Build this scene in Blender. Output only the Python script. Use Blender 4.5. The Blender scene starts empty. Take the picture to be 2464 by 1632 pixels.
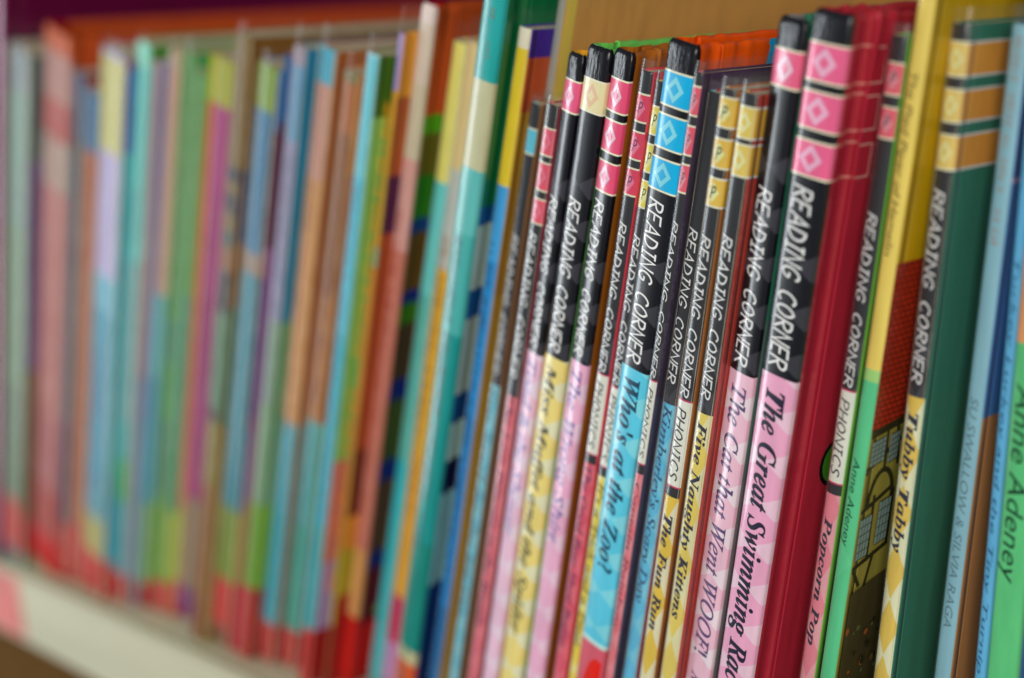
import bpy, bmesh, math, random
from mathutils import Matrix, Vector

random.seed(7)
S = bpy.context.scene
COL = S.collection
MM = 0.001

# ---------------------------------------------------------------- camera
yaw, pitch, roll = (math.radians(a) for a in (49.504, 9.777, -5.583))
fwd = Vector((-math.sin(yaw) * math.cos(pitch), math.cos(yaw) * math.cos(pitch), -math.sin(pitch)))
rgt = fwd.cross(Vector((0, 0, 1))).normalized()
upv = rgt.cross(fwd)
cr, sr = math.cos(roll), math.sin(roll)
cx, cy = cr * rgt + sr * upv, -sr * rgt + cr * upv
cam = bpy.data.cameras.new('camera')
cam.lens, cam.sensor_width, cam.sensor_fit = 51.28, 36.0, 'HORIZONTAL'
cam.clip_start, cam.clip_end = 0.01, 30
cam.dof.use_dof = True
cam.dof.focus_distance = 0.3445
cam.dof.aperture_fstop = 4.8
co = bpy.data.objects.new('camera', cam)
co.matrix_world = Matrix(((cx.x, cy.x, -fwd.x, 0), (cx.y, cy.y, -fwd.y, -0.250), (cx.z, cy.z, -fwd.z, 0.202), (0, 0, 0, 1)))
COL.objects.link(co)
S.camera = co

# ---------------------------------------------------------------- light
world = bpy.data.worlds.new('World')
S.world = world
world.use_nodes = True
bg = world.node_tree.nodes['Background']
bg.inputs[0].default_value = (0.86, 0.93, 1.0, 1)
bg.inputs[1].default_value = 0.14


def lamp(name, loc, target, sx, sy, watts, color):
    l = bpy.data.lights.new(name, 'AREA')
    l.shape, l.size, l.size_y, l.energy, l.color = 'RECTANGLE', sx, sy, watts, color
    o = bpy.data.objects.new(name, l)
    o.location = loc
    o.rotation_euler = (Vector(target) - Vector(loc)).to_track_quat('-Z', 'Y').to_euler()
    COL.objects.link(o)


lamp('window_light', (-1.8, -0.82, 0.30), (-0.3, 0, 0.12), 0.26, 1.3, 13, (0.88, 0.95, 1.0))
lamp('room_light', (1.7, -2.9, 0.85), (-0.3, 0, 0.1), 2.6, 1.8, 114, (1.0, 0.96, 0.88))

S.view_settings.view_transform = 'Standard'
S.view_settings.look = 'None'
S.view_settings.exposure = -0.08
S.view_settings.gamma = 1
S.render.engine = 'CYCLES'
S.cycles.max_bounces = 8
S.cycles.transparent_max_bounces = 24

# ---------------------------------------------------------------- materials
EXPO = 0.80        # sRGB value seen in the photo / EXPO = surface colour
MATS = {}


def lin(c):
    c = c / 255.0
    return c / 12.92 if c <= 0.04045 else ((c + 0.055) / 1.055) ** 2.4


def rgb(c):
    return tuple(min(0.86, max(0.004, lin(v) / EXPO)) for v in c) + (1.0,)


def nn(nt, kind, **kw):
    n = nt.nodes.new(kind)
    for k, v in kw.items():
        setattr(n, k, v)
    return n


def printed(c, rough=0.32, bump=0.12, stretch=(1, 1, 0.18), mottle=0.10, coat=0.5, scale=260):
    """coated printed paper or cloth: colour (or two-colour harlequin), slight mottling, fine relief"""
    key = ('print', c, rough, bump, stretch, mottle, coat, scale)
    if key in MATS:
        return MATS[key]
    m = bpy.data.materials.new('printed_paper')
    m.use_nodes = True
    nt = m.node_tree
    b = nt.nodes['Principled BSDF']
    tc = nn(nt, 'ShaderNodeTexCoord')
    L = nt.links.new
    if c[0] == 'd':                                     # harlequin: ('d', colour, colour, half width mm, half height mm)
        sep = nn(nt, 'ShaderNodeSeparateXYZ')
        L(tc.outputs['Object'], sep.inputs[0])

        def math_(op, a, v):
            n = nn(nt, 'ShaderNodeMath', operation=op)
            for i, q in enumerate((a, v)):
                if isinstance(q, (int, float)):
                    n.inputs[i].default_value = q
                else:
                    L(q, n.inputs[i])
            return n.outputs[0]
        uu = math_('ADD', math_('DIVIDE', math_('SUBTRACT', sep.outputs[0], (c[5] if len(c) > 5 else 0.0) * MM), c[3] * MM), 1.0)
        vv = math_('DIVIDE', sep.outputs[2], c[4] * MM)
        s1 = math_('FLOOR', math_('MULTIPLY', math_('ADD', uu, vv), 0.5), 0)
        s2 = math_('FLOOR', math_('MULTIPLY', math_('SUBTRACT', uu, vv), 0.5), 0)
        par = math_('ABSOLUTE', math_('MODULO', math_('ADD', s1, s2), 2.0), 0)
        mx = nn(nt, 'ShaderNodeMix', data_type='RGBA')
        L(par, mx.inputs[0])
        mx.inputs[6].default_value = rgb(c[1])
        mx.inputs[7].default_value = rgb(c[2])
        base = mx.outputs[2]
    else:
        n = nn(nt, 'ShaderNodeRGB')
        n.outputs[0].default_value = rgb(c)
        base = n.outputs[0]
    mp = nn(nt, 'ShaderNodeMapping')
    mp.inputs['Scale'].default_value = stretch
    L(tc.outputs['Object'], mp.inputs[0])
    nz = nn(nt, 'ShaderNodeTexNoise')
    nz.inputs['Scale'].default_value = scale
    nz.inputs['Detail'].default_value = 5
    L(mp.outputs[0], nz.inputs['Vector'])
    mr = nn(nt, 'ShaderNodeMapRange')
    mr.inputs[1].default_value, mr.inputs[2].default_value = 0.3, 0.7
    mr.inputs[3].default_value, mr.inputs[4].default_value = 1 - mottle, 1 + mottle
    L(nz.outputs[0], mr.inputs[0])
    hs = nn(nt, 'ShaderNodeHueSaturation')
    L(base, hs.inputs['Color'])
    L(mr.outputs[0], hs.inputs['Value'])
    L(hs.outputs[0], b.inputs['Base Color'])
    b.inputs['Roughness'].default_value = rough
    b.inputs['Coat Weight'].default_value = coat
    b.inputs['Coat Roughness'].default_value = 0.1
    b.inputs['Specular IOR Level'].default_value = 0.35 if rough < 0.45 else 0.14
    bp = nn(nt, 'ShaderNodeBump')
    bp.inputs['Strength'].default_value = bump
    bp.inputs['Distance'].default_value = 0.0006
    L(nz.outputs[0], bp.inputs['Height'])
    L(bp.outputs[0], b.inputs['Normal'])
    L(bp.outputs[0], b.inputs['Coat Normal'])
    MATS[key] = m
    return m


def pages_mat(axis):
    key = ('pages', axis)
    if key in MATS:
        return MATS[key]
    m = bpy.data.materials.new('page_edges')
    m.use_nodes = True
    nt = m.node_tree
    b = nt.nodes['Principled BSDF']
    tc = nn(nt, 'ShaderNodeTexCoord')
    mp = nn(nt, 'ShaderNodeMapping')
    mp.inputs['Scale'].default_value = (1, 0.02, 0.02)
    nt.links.new(tc.outputs['Object'], mp.inputs[0])
    nz = nn(nt, 'ShaderNodeTexNoise')
    nz.inputs['Scale'].default_value = 5200
    nt.links.new(mp.outputs[0], nz.inputs['Vector'])
    rp = nn(nt, 'ShaderNodeValToRGB')
    rp.color_ramp.elements[0].color, rp.color_ramp.elements[0].position = rgb((150, 138, 112)), 0.35
    rp.color_ramp.elements[1].color, rp.color_ramp.elements[1].position = rgb((216, 206, 178)), 0.65
    nt.links.new(nz.outputs[0], rp.inputs[0])
    nt.links.new(rp.outputs[0], b.inputs['Base Color'])
    b.inputs['Roughness'].default_value = 0.8
    bp = nn(nt, 'ShaderNodeBump')
    bp.inputs['Strength'].default_value = 0.5
    bp.inputs['Distance'].default_value = 0.0003
    nt.links.new(nz.outputs[0], bp.inputs['Height'])
    nt.links.new(bp.outputs[0], b.inputs['Normal'])
    MATS[key] = m
    return m


def film_mat(gloss=1.0):
    """clear plastic library jacket: mostly see-through, milky and shiny at grazing angles"""
    if ('film', gloss) in MATS:
        return MATS[('film', gloss)]
    m = bpy.data.materials.new('clear_plastic_film')
    m.use_nodes = True
    nt = m.node_tree
    nt.nodes.remove(nt.nodes['Principled BSDF'])
    out = nt.nodes['Material Output']
    L = nt.links.new
    tr = nn(nt, 'ShaderNodeBsdfTransparent')
    tr.inputs[0].default_value = (0.97, 0.98, 0.98, 1)
    df = nn(nt, 'ShaderNodeBsdfDiffuse')
    df.inputs[0].default_value = (0.75, 0.78, 0.8, 1)
    gl = nn(nt, 'ShaderNodeBsdfGlossy')
    gl.inputs[0].default_value = (0.95, 0.97, 1, 1)
    gl.inputs['Roughness'].default_value = 0.2
    tc = nn(nt, 'ShaderNodeTexCoord')
    mp = nn(nt, 'ShaderNodeMapping')
    mp.inputs['Scale'].default_value = (1, 1, 0.07)
    L(tc.outputs['Object'], mp.inputs[0])
    nz = nn(nt, 'ShaderNodeTexNoise')
    nz.inputs['Scale'].default_value = 420
    nz.inputs['Detail'].default_value = 2
    L(mp.outputs[0], nz.inputs['Vector'])
    bp = nn(nt, 'ShaderNodeBump')
    bp.inputs['Strength'].default_value = 0.10
    bp.inputs['Distance'].default_value = 0.0004
    L(nz.outputs[0], bp.inputs['Height'])
    L(bp.outputs[0], gl.inputs['Normal'])
    lw = nn(nt, 'ShaderNodeLayerWeight')
    L(bp.outputs[0], lw.inputs['Normal'])
    pw = nn(nt, 'ShaderNodeMath', operation='POWER')
    L(lw.outputs['Facing'], pw.inputs[0])
    pw.inputs[1].default_value = 5.0
    fr = nn(nt, 'ShaderNodeMath', operation='MULTIPLY_ADD')
    L(pw.outputs[0], fr.inputs[0])
    fr.inputs[1].default_value, fr.inputs[2].default_value = 0.80 * gloss, 0.045 * gloss
    m1 = nn(nt, 'ShaderNodeMixShader')
    m1.inputs[0].default_value = 0.035 if gloss > 0.5 else 0.014
    L(tr.outputs[0], m1.inputs[1])
    L(df.outputs[0], m1.inputs[2])
    m2 = nn(nt, 'ShaderNodeMixShader')
    L(fr.outputs[0], m2.inputs[0])
    L(m1.outputs[0], m2.inputs[1])
    L(gl.outputs[0], m2.inputs[2])
    L(m2.outputs[0], out.inputs[0])
    MATS[('film', gloss)] = m
    return m


def plain(name, c, rough=0.5, kind=None, scale=60, depth=0.2):
    key = (name, c)
    if key in MATS:
        return MATS[key]
    m = bpy.data.materials.new(name)
    m.use_nodes = True
    nt = m.node_tree
    b = nt.nodes['Principled BSDF']
    b.inputs['Roughness'].default_value = rough
    tc = nn(nt, 'ShaderNodeTexCoord')
    mp = nn(nt, 'ShaderNodeMapping')
    mp.inputs['Scale'].default_value = (0.12, 1, 1)
    nt.links.new(tc.outputs['Object'], mp.inputs[0])
    nz = nn(nt, 'ShaderNodeTexNoise')
    nz.inputs['Scale'].default_value = scale
    nz.inputs['Detail'].default_value = 6
    nt.links.new(mp.outputs[0], nz.inputs['Vector'])
    rp = nn(nt, 'ShaderNodeValToRGB')
    a = rgb(c)
    rp.color_ramp.elements[0].color = tuple(v * (1 - depth) for v in a[:3]) + (1,)
    rp.color_ramp.elements[1].color = tuple(min(0.86, v * (1 + depth)) for v in a[:3]) + (1,)
    rp.color_ramp.elements[0].position, rp.color_ramp.elements[1].position = 0.3, 0.7
    nt.links.new(nz.outputs[0], rp.inputs[0])
    nt.links.new(rp.outputs[0], b.inputs['Base Color'])
    MATS[key] = m
    return m


def tiles_mat(c1, c2, w, h):
    """printed picture of roof tiles, drawn on a cover"""
    key = ('tiles', c1, c2)
    if key in MATS:
        return MATS[key]
    m = bpy.data.materials.new('printed_tile_pattern')
    m.use_nodes = True
    nt = m.node_tree
    b = nt.nodes['Principled BSDF']
    tc = nn(nt, 'ShaderNodeTexCoord')
    sp = nn(nt, 'ShaderNodeSeparateXYZ')
    cb = nn(nt, 'ShaderNodeCombineXYZ')
    nt.links.new(tc.outputs['Object'], sp.inputs[0])
    nt.links.new(sp.outputs[1], cb.inputs[0])
    nt.links.new(sp.outputs[2], cb.inputs[1])
    br = nn(nt, 'ShaderNodeTexBrick')
    br.inputs['Scale'].default_value = 1.0
    br.inputs['Color1'].default_value = rgb(c1)
    br.inputs['Color2'].default_value = tuple(v * 0.8 for v in rgb(c1)[:3]) + (1,)
    br.inputs['Mortar'].default_value = rgb(c2)
    br.inputs['Mortar Size'].default_value = 0.00022
    br.inputs['Mortar Smooth'].default_value = 0.4
    br.inputs['Brick Width'].default_value = w * MM
    br.inputs['Row Height'].default_value = h * MM
    nt.links.new(cb.outputs[0], br.inputs['Vector'])
    nt.links.new(br.outputs[0], b.inputs['Base Color'])
    b.inputs['Roughness'].default_value = 0.3
    MATS[key] = m
    return m


# ---------------------------------------------------------------- mesh helpers
def link(name, bm, mats, parent=None, smooth=False):
    me = bpy.data.meshes.new(name)
    bm.to_mesh(me)
    bm.free()
    for m in mats:
        me.materials.append(m)
    if smooth:
        for p in me.polygons:
            p.use_smooth = True
    o = bpy.data.objects.new(name, me)
    COL.objects.link(o)
    if parent:
        o.parent = parent
    return o


class Slots:
    def __init__(self):
        self.m = []

    def __call__(self, mat):
        if mat not in self.m:
            self.m.append(mat)
        return self.m.index(mat)


def arc(cx_, cy_, r, a0, a1, n):
    return [(cx_ + r * math.cos(math.radians(a0 + (a1 - a0) * i / n)), cy_ + r * math.sin(math.radians(a0 + (a1 - a0) * i / n))) for i in range(n + 1)]


def paper_profile(t):
    """outer outline of a paperback spine from left to right: (u, w), u in [-t, 0]; gently rounded"""
    p, n = [], 18
    d = min(1.3, 0.28 * t)
    for i in range(n + 1):
        q = math.pi * (1 - i / n)
        c = math.cos(q)
        p.append((-t / 2 + t / 2 * (abs(c) ** 0.9) * (1 if c > 0 else -1), d * (1 - abs(math.sin(q)) ** 0.95)))
    return [(-t, 3.0)] + p + [(0.0, 3.0)]


def hard_profile(t, skew=0.0, joint=1.25):
    """outer outline of a case binding: joint, shoulder, rounded back, shoulder, joint.
    `skew` sets the left shoulder back, as on a spine that has been read crooked"""
    left = [(-t + 0.25, 9.6), (-t + 0.7, 8.6), (-t + joint, 7.2), (-t + joint * 0.8, 6.0), (-t + 0.25, 4.4), (-t, 2.9), (-t + 0.02, 2.0)]
    a = t / 2 - 0.02
    n = 14
    back = []
    for i in range(n + 1):
        q = math.pi * (1 - i / n)
        back.append((-t / 2 + a * math.cos(q), 1.0 * (1 - abs(math.sin(q)) ** 0.7)))
    right = [(-t - u, w) for u, w in reversed(left)]
    return [(u, w + skew * (-u / t) * max(0.0, 1 - w / 9.6)) for u, w in left + back + right]


def front_w(prof, u):
    best = None
    for (u0, w0), (u1, w1) in zip(prof, prof[1:]):
        if min(u0, u1) - 1e-6 <= u <= max(u0, u1) + 1e-6 and abs(u1 - u0) > 1e-6:
            w = w0 + (w1 - w0) * (u - u0) / (u1 - u0)
            if best is None or w < best:
                best = w
    return prof[len(prof) // 2][1] if best is None else best


def levels(H, bounds, top_round, step=12.0):
    """heights from the bottom to the top, with a rounded end; (v, inset)"""
    vs = {0.0, H}
    for b in bounds:
        if 0.01 < b < H - 0.01:
            vs.add(round(b, 3))
    k = step
    while k < H:
        if all(abs(k - v) > 2 for v in vs):
            vs.add(k)
        k += step
    ed = [(0.0, top_round * 0.4), (top_round * 0.4, 0.0)]
    out = [(v, 0.0) for v in sorted(vs) if v > top_round and v < H - 2 * top_round]
    tops = [(H - 2 * top_round, 0.0), (H - top_round, top_round * 0.14), (H - top_round * 0.45, top_round * 0.36), (H - top_round * 0.12, top_round * 0.7), (H, top_round * 1.1)]
    return ed + out + tops


def seg_at(segs, v, default):
    """segs: (bottom, spec) listed from the top down"""
    for b, c in segs:
        if v >= b:
            return c
    return segs[-1][1] if segs else default


def sweep(prof, thick, H, segs, zone, top_round, wob=0.0, jitter=0.0):
    """closed strip: the outer outline plus an inner one `thick` behind it, swept along v"""
    bm = bmesh.new()
    sl = Slots()
    n = len(prof)
    cu = sum(p[0] for p in prof) / n
    inner = []
    for i, (u, w) in enumerate(prof):
        a, b = prof[max(0, i - 1)], prof[min(n - 1, i + 1)]
        du, dw = b[0] - a[0], b[1] - a[1]
        l = math.hypot(du, dw) or 1
        inner.append((u - dw / l * thick, w + du / l * thick))
    lv = levels(H, [s[0] for s in segs], top_round)
    rows = []
    ph = random.random() * 6
    for v, ins in lv:
        row = []
        k = wob * math.sin(v * 0.05 + ph) + wob * 0.5 * math.sin(v * 0.19 + 2 * ph)
        for (u, w), (ui, wi) in zip(prof, inner):
            f = min(1.0, ins / max(thick, 1e-6))
            jx = jitter * (random.random() - 0.5) if v > H - 2.6 * top_round else 0
            row.append(bm.verts.new(((u + (ui - u) * f) * MM, (w + (wi - w) * f + k + jx) * MM, v * MM)))
        for ui, wi in inner:
            row.append(bm.verts.new((ui * MM, (wi + k) * MM, v * MM)))
        rows.append(row)
    for j in range(len(rows) - 1):
        vm = (lv[j][0] + lv[j + 1][0]) / 2
        A, B = rows[j], rows[j + 1]
        for i in range(n - 1):
            f = bm.faces.new((A[i], A[i + 1], B[i + 1], B[i]))
            f.material_index = sl(zone((prof[i][0] + prof[i + 1][0]) / 2, (prof[i][1] + prof[i + 1][1]) / 2, vm, i))
            f.smooth = True
            g = bm.faces.new((A[n + i + 1], A[n + i], B[n + i], B[n + i + 1]))
            g.material_index = 0
        for i, q in ((0, 0), (n - 1, 1)):
            vs = (A[i], B[i], B[n + i], A[n + i])
            f = bm.faces.new(vs if q == 0 else vs[::-1])
            f.material_index = 0
    for row, fl in ((rows[0], False), (rows[-1], True)):
        for i in range(n - 1):
            q = (row[i], row[n + i], row[n + i + 1], row[i + 1])
            f = bm.faces.new(q if not fl else q[::-1])
            f.material_index = sl(zone((prof[i][0] + prof[i + 1][0]) / 2, prof[i][1], H - 0.1 if fl else 0.1, i))
            f.smooth = True
    return bm, sl.m


def slab(u0, u1, w0, w1, H, segs, matf, outer, top_round=0.3, flare=0.0, crumple=0.0, v0=0.0):
    """cover board between u0 and u1 from w0 back to w1; `outer` = +1 when its outside faces +u"""
    bm = bmesh.new()
    sl = Slots()
    lv = levels(H, [s[0] for s in segs], top_round)
    ws = [w0, w0 + 0.5] + [w0 + (w1 - w0) * q for q in (0.03, 0.06, 0.1, 0.15, 0.2, 0.28, 0.36, 0.5, 0.7, 0.9, 1.0)]
    if crumple:
        ws = sorted(set(ws + [w0 + k * 1.6 for k in range(1, 22)]))
    ws = sorted(set(round(w, 3) for w in ws))
    t = u1 - u0
    ph = random.random() * 9
    g = []
    for v, ins in lv:
        r = []
        for w in ws:
            e = flare * ((w - w0) / (w1 - w0)) ** 1.5
            cr_ = 0.0
            if crumple and v > H - 4 * top_round:
                cr_ = crumple * (math.sin(w * 0.31 + ph) * math.sin(w * 0.13 + 2 * ph) + 0.9 * math.exp(-((w - 14) / 9) ** 2) * math.sin(w * 1.1 + 3 * ph))
            i2 = min(ins, t * 0.48)
            ve = v + cr_ * (0.8 if v > H - top_round else 0.2)
            a = u0 + i2 + e
            b = u1 - i2 + e
            if outer > 0:
                b += cr_
            else:
                a += cr_
            r.append((bm.verts.new((a * MM, w * MM, ve * MM)), bm.verts.new((b * MM, w * MM, ve * MM))))
        g.append(r)
    for j in range(len(lv) - 1):
        vm = (lv[j][0] + lv[j + 1][0]) / 2
        for i in range(len(ws) - 1):
            mi = sl(matf(vm, (ws[i] + ws[i + 1]) / 2))
            A, B, C, D = g[j][i], g[j][i + 1], g[j + 1][i + 1], g[j + 1][i]
            for q in ((A[1], B[1], C[1], D[1]), (B[0], A[0], D[0], C[0])):
                f = bm.faces.new(q)
                f.material_index = mi
                f.smooth = True
        mi = sl(matf(vm, w0))
        A, D = g[j][0], g[j + 1][0]
        f = bm.faces.new((A[0], A[1], D[1], D[0]))
        f.material_index = mi
        A, D = g[j][-1], g[j + 1][-1]
        f = bm.faces.new((A[1], A[0], D[0], D[1]))
        f.material_index = mi
    for j, fl in ((0, 0), (len(lv) - 1, 1)):
        for i in range(len(ws) - 1):
            A, B = g[j][i], g[j][i + 1]
            q = (A[0], B[0], B[1], A[1])
            f = bm.faces.new(q[::-1] if fl else q)
            f.material_index = sl(matf(H - 0.05 if fl else 0.05, (ws[i] + ws[i + 1]) / 2))
            f.smooth = True
    return bm, sl.m


def box(bm, x0, x1, y0, y1, z0, z1, mi=0):
    v = [bm.verts.new((x * MM, y * MM, z * MM)) for x in (x0, x1) for y in (y0, y1) for z in (z0, z1)]
    for q in ((0, 1, 3, 2), (4, 6, 7, 5), (0, 4, 5, 1), (2, 3, 7, 6), (0, 2, 6, 4), (1, 5, 7, 3)):
        f = bm.faces.new([v[i] for i in q])
        f.material_index = mi


# ---------------------------------------------------------------- lettering
STROKES = {
    'R': (0.56, [[(0, 0), (0.02, 1)], [(0, 0.98), (0.3, 1), (0.5, 0.9), (0.54, 0.74), (0.44, 0.58), (0.22, 0.5), (0.04, 0.5)], [(0.16, 0.5), (0.4, 0.22), (0.62, 0.0)]]),
    'E': (0.5, [[(0.52, 1), (0.0, 0.98), (0.0, 0.02), (0.5, 0)], [(0.02, 0.52), (0.42, 0.53)]]),
    'A': (0.62, [[(-0.02, 0), (0.32, 1), (0.64, 0)], [(0.1, 0.32), (0.56, 0.34)]]),
    'D': (0.58, [[(0, 0), (0.0, 1)], [(0, 0.99), (0.26, 0.96), (0.5, 0.78), (0.6, 0.5), (0.52, 0.22), (0.28, 0.04), (0, 0.01)]]),
    'I': (0.34, [[(0, 0.99), (0.36, 1)], [(0.18, 1), (0.18, 0)], [(0, 0), (0.36, 0.01)]]),
    'N': (0.58, [[(0, 0), (0.02, 1), (0.58, 0.0), (0.6, 1)]]),
    'G': (0.62, [[(0.6, 0.84), (0.46, 0.98), (0.27, 0.98), (0.08, 0.8), (0, 0.5), (0.06, 0.2), (0.24, 0.02), (0.44, 0.02), (0.6, 0.2), (0.63, 0.42), (0.36, 0.42)]]),
    'C': (0.54, [[(0.56, 0.86), (0.44, 0.98), (0.26, 0.98), (0.08, 0.8), (0, 0.5), (0.06, 0.2), (0.24, 0.02), (0.42, 0.02), (0.56, 0.14)]]),
    'O': (0.62, [[(0.32, 1), (0.12, 0.88), (0, 0.52), (0.08, 0.16), (0.28, 0), (0.5, 0.12), (0.62, 0.48), (0.54, 0.84), (0.32, 1)]]),
    'P': (0.5, [[(0.02, 0), (0.02, 1)], [(0, 0.98), (0.32, 1), (0.52, 0.86), (0.52, 0.66), (0.36, 0.5), (0.04, 0.46)]]),
    'H': (0.56, [[(0, 0), (0.02, 1)], [(0.56, 0), (0.58, 1)], [(0.02, 0.5), (0.56, 0.52)]]),
    'S': (0.46, [[(0.5, 0.88), (0.36, 0.99), (0.18, 0.97), (0.06, 0.82), (0.12, 0.63), (0.36, 0.46), (0.48, 0.26), (0.4, 0.07), (0.2, 0.0), (0.0, 0.1)]]),
    ' ': (0.42, []),
}


def smooth_line(p):
    if len(p) < 4:
        return p
    for _ in range(2):
        q = [p[0]]
        for a, b in zip(p, p[1:]):
            q.append((a[0] * 0.75 + b[0] * 0.25, a[1] * 0.75 + b[1] * 0.25))
            q.append((a[0] * 0.25 + b[0] * 0.75, a[1] * 0.25 + b[1] * 0.75))
        q.append(p[-1])
        p = q
    return p


def stroke_text(text, pen=0.062, shear=0.2, gap=0.24):
    """brush capitals as flat ribbons; returns ([(verts, faces)], length) in cap heights"""
    out, x = [], 0.0
    lay = 0
    for ch in text:
        wd, st = STROKES[ch]
        for line in st:
            curved = len(line) > 4
            line = smooth_line(line) if curved else line
            L_, R_ = [], []
            for i, (px_, py_) in enumerate(line):
                a, b = line[max(0, i - 1)], line[min(len(line) - 1, i + 1)]
                d1 = Vector((line[i][0] - a[0], line[i][1] - a[1])) if i else Vector((b[0] - px_, b[1] - py_))
                d2 = Vector((b[0] - px_, b[1] - py_)) if i < len(line) - 1 else d1
                d1, d2 = d1.normalized(), d2.normalized()
                t = (d1 + d2)
                t = t.normalized() if t.length > 1e-4 else d1
                k = 1.0 / max(0.42, t.dot(d1))
                nx, ny = -t.y * pen * k, t.x * pen * k
                ex = (-t * pen * 0.5) if i == 0 else (t * pen * 0.5 if i == len(line) - 1 else Vector((0, 0)))
                cx_, cy_ = px_ + ex.x, py_ + ex.y
                for lst, s in ((L_, 1), (R_, -1)):
                    X, Y = cx_ + s * nx, cy_ + s * ny
                    lst.append((x + X + shear * Y, Y))
            n = len(line)
            out.append((L_ + R_, [(i, i + 1, n + i + 1, n + i) for i in range(n - 1)], lay))
            lay = (lay + 1) % 6
        x += wd + gap * (0.9 if ch == ' ' else 1)
    return out, x - gap


def mathit(t, bold):
    cap, low = (0x1D468, 0x1D482) if bold else (0x1D434, 0x1D44E)
    r = ''
    for c in t:
        if c == 'h' and not bold:
            r += chr(0x210E)
        elif 'A' <= c <= 'Z':
            r += chr(cap + ord(c) - 65)
        elif 'a' <= c <= 'z':
            r += chr(low + ord(c) - 97)
        else:
            r += c
    return r


TEXTCACHE = {}


def font_text(text, style):
    key = (text, style)
    if key not in TEXTCACHE:
        cu = bpy.data.curves.new('lettering', 'FONT')
        cu.body = mathit(text, style == 'bolditalic') if style in ('bolditalic', 'italic') else text
        cu.size = 1.0
        cu.resolution_u = 3
        if style == 'sheared':
            cu.shear = 0.25
        if style == 'bolditalic':
            cu.offset = 0.012
        if style == 'italic':
            cu.offset = 0.014
        o = bpy.data.objects.new('lettering', cu)
        COL.objects.link(o)
        dg = bpy.context.evaluated_depsgraph_get()
        me = bpy.data.meshes.new_from_object(o.evaluated_get(dg))
        vs = [(v.co.x, v.co.y) for v in me.vertices]
        fs = [tuple(p.vertices) for p in me.polygons]
        bpy.data.objects.remove(o)
        bpy.data.curves.remove(cu)
        bpy.data.meshes.remove(me)
        x0, x1 = min(v[0] for v in vs), max(v[0] for v in vs)
        TEXTCACHE[key] = ([((x - x0), y) for x, y in vs], fs, x1 - x0)
    return TEXTCACHE[key]


def drape(bm, prof, lift):
    """bend a flat mesh (x = u, z = v, y = lift in mm) over the outline of the spine"""
    us = [p[0] for p in prof]
    lo, hi = min(us), max(us)
    if hi - lo > 0.6:
        k = lo + 0.35
        while k < hi:
            g = bm.verts[:] + bm.edges[:] + bm.faces[:]
            bmesh.ops.bisect_plane(bm, geom=g, plane_co=(k * MM, 0, 0), plane_no=(1, 0, 0), dist=1e-8)
            k += 0.55
    for v in bm.verts:
        u = min(max(v.co.x / MM, lo), hi)
        v.co.y = (front_w(prof, u) - lift) * MM + v.co.y


def lettering(name, parent, prof, mat, text, v_top, v_bot, u_base, cap, style, lift=0.05):
    """text running down the spine from v_top to v_bot, letters' feet at u_base, capitals `cap` mm tall"""
    bm = bmesh.new()
    length = v_top - v_bot
    if style == 'strokes':
        parts, ln = stroke_text(text)
        kx = length / ln
        for vs, fs, lay in parts:
            vv = [bm.verts.new(((u_base + y * cap) * MM, -lay * 0.009 * MM, (v_top - x * kx) * MM)) for x, y in vs]
            for f in fs:
                try:
                    bm.faces.new([vv[i] for i in f])
                except ValueError:
                    pass
    else:
        vs, fs, ln = font_text(text, style)
        kx = length / ln
        ky = cap / 0.69
        vv = [bm.verts.new(((u_base + y * ky) * MM, 0, (v_top - x * kx) * MM)) for x, y in vs]
        for f in fs:
            try:
                bm.faces.new([vv[i] for i in f])
            except ValueError:
                pass
    drape(bm, prof, lift)
    return link(name, bm, [mat], parent)


def lozenge(name, parent, prof, mat, u, v, hu, hv, hole=0.0, lift=0.03):
    bm = bmesh.new()
    o = [(u - hu, v), (u, v + hv), (u + hu, v), (u, v - hv)]
    if hole:
        i = [(u + (a - u) * hole, v + (b - v) * hole) for a, b in o]
        O = [bm.verts.new((a * MM, 0, b * MM)) for a, b in o]
        I = [bm.verts.new((a * MM, 0, b * MM)) for a, b in i]
        for k in range(4):
            bm.faces.new((O[k], O[(k + 1) % 4], I[(k + 1) % 4], I[k]))
    else:
        bm.faces.new([bm.verts.new((a * MM, 0, b * MM)) for a, b in o])
    drape(bm, prof, lift)
    return link(name, bm, [mat], parent)


def cover_shapes(name, parent, shapes, u=0.0, lift=0.06):
    """flat printed shapes on the front cover: (material, [(w, v) ...])"""
    bm = bmesh.new()
    sl = Slots()
    for k, (m, pts) in enumerate(shapes):
        f = bm.faces.new([bm.verts.new(((u + lift + 0.012 * k) * MM, a * MM, b * MM)) for a, b in pts])
        f.material_index = sl(m)
        if f.calc_area() > 0:
            f.normal_update()
            if f.normal.x < 0:
                f.normal_flip()
    return link(name, bm, sl.m, parent)


# ---------------------------------------------------------------- a book
GROUP = 'library books leaning along the shelf'
BOOK = {}


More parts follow.
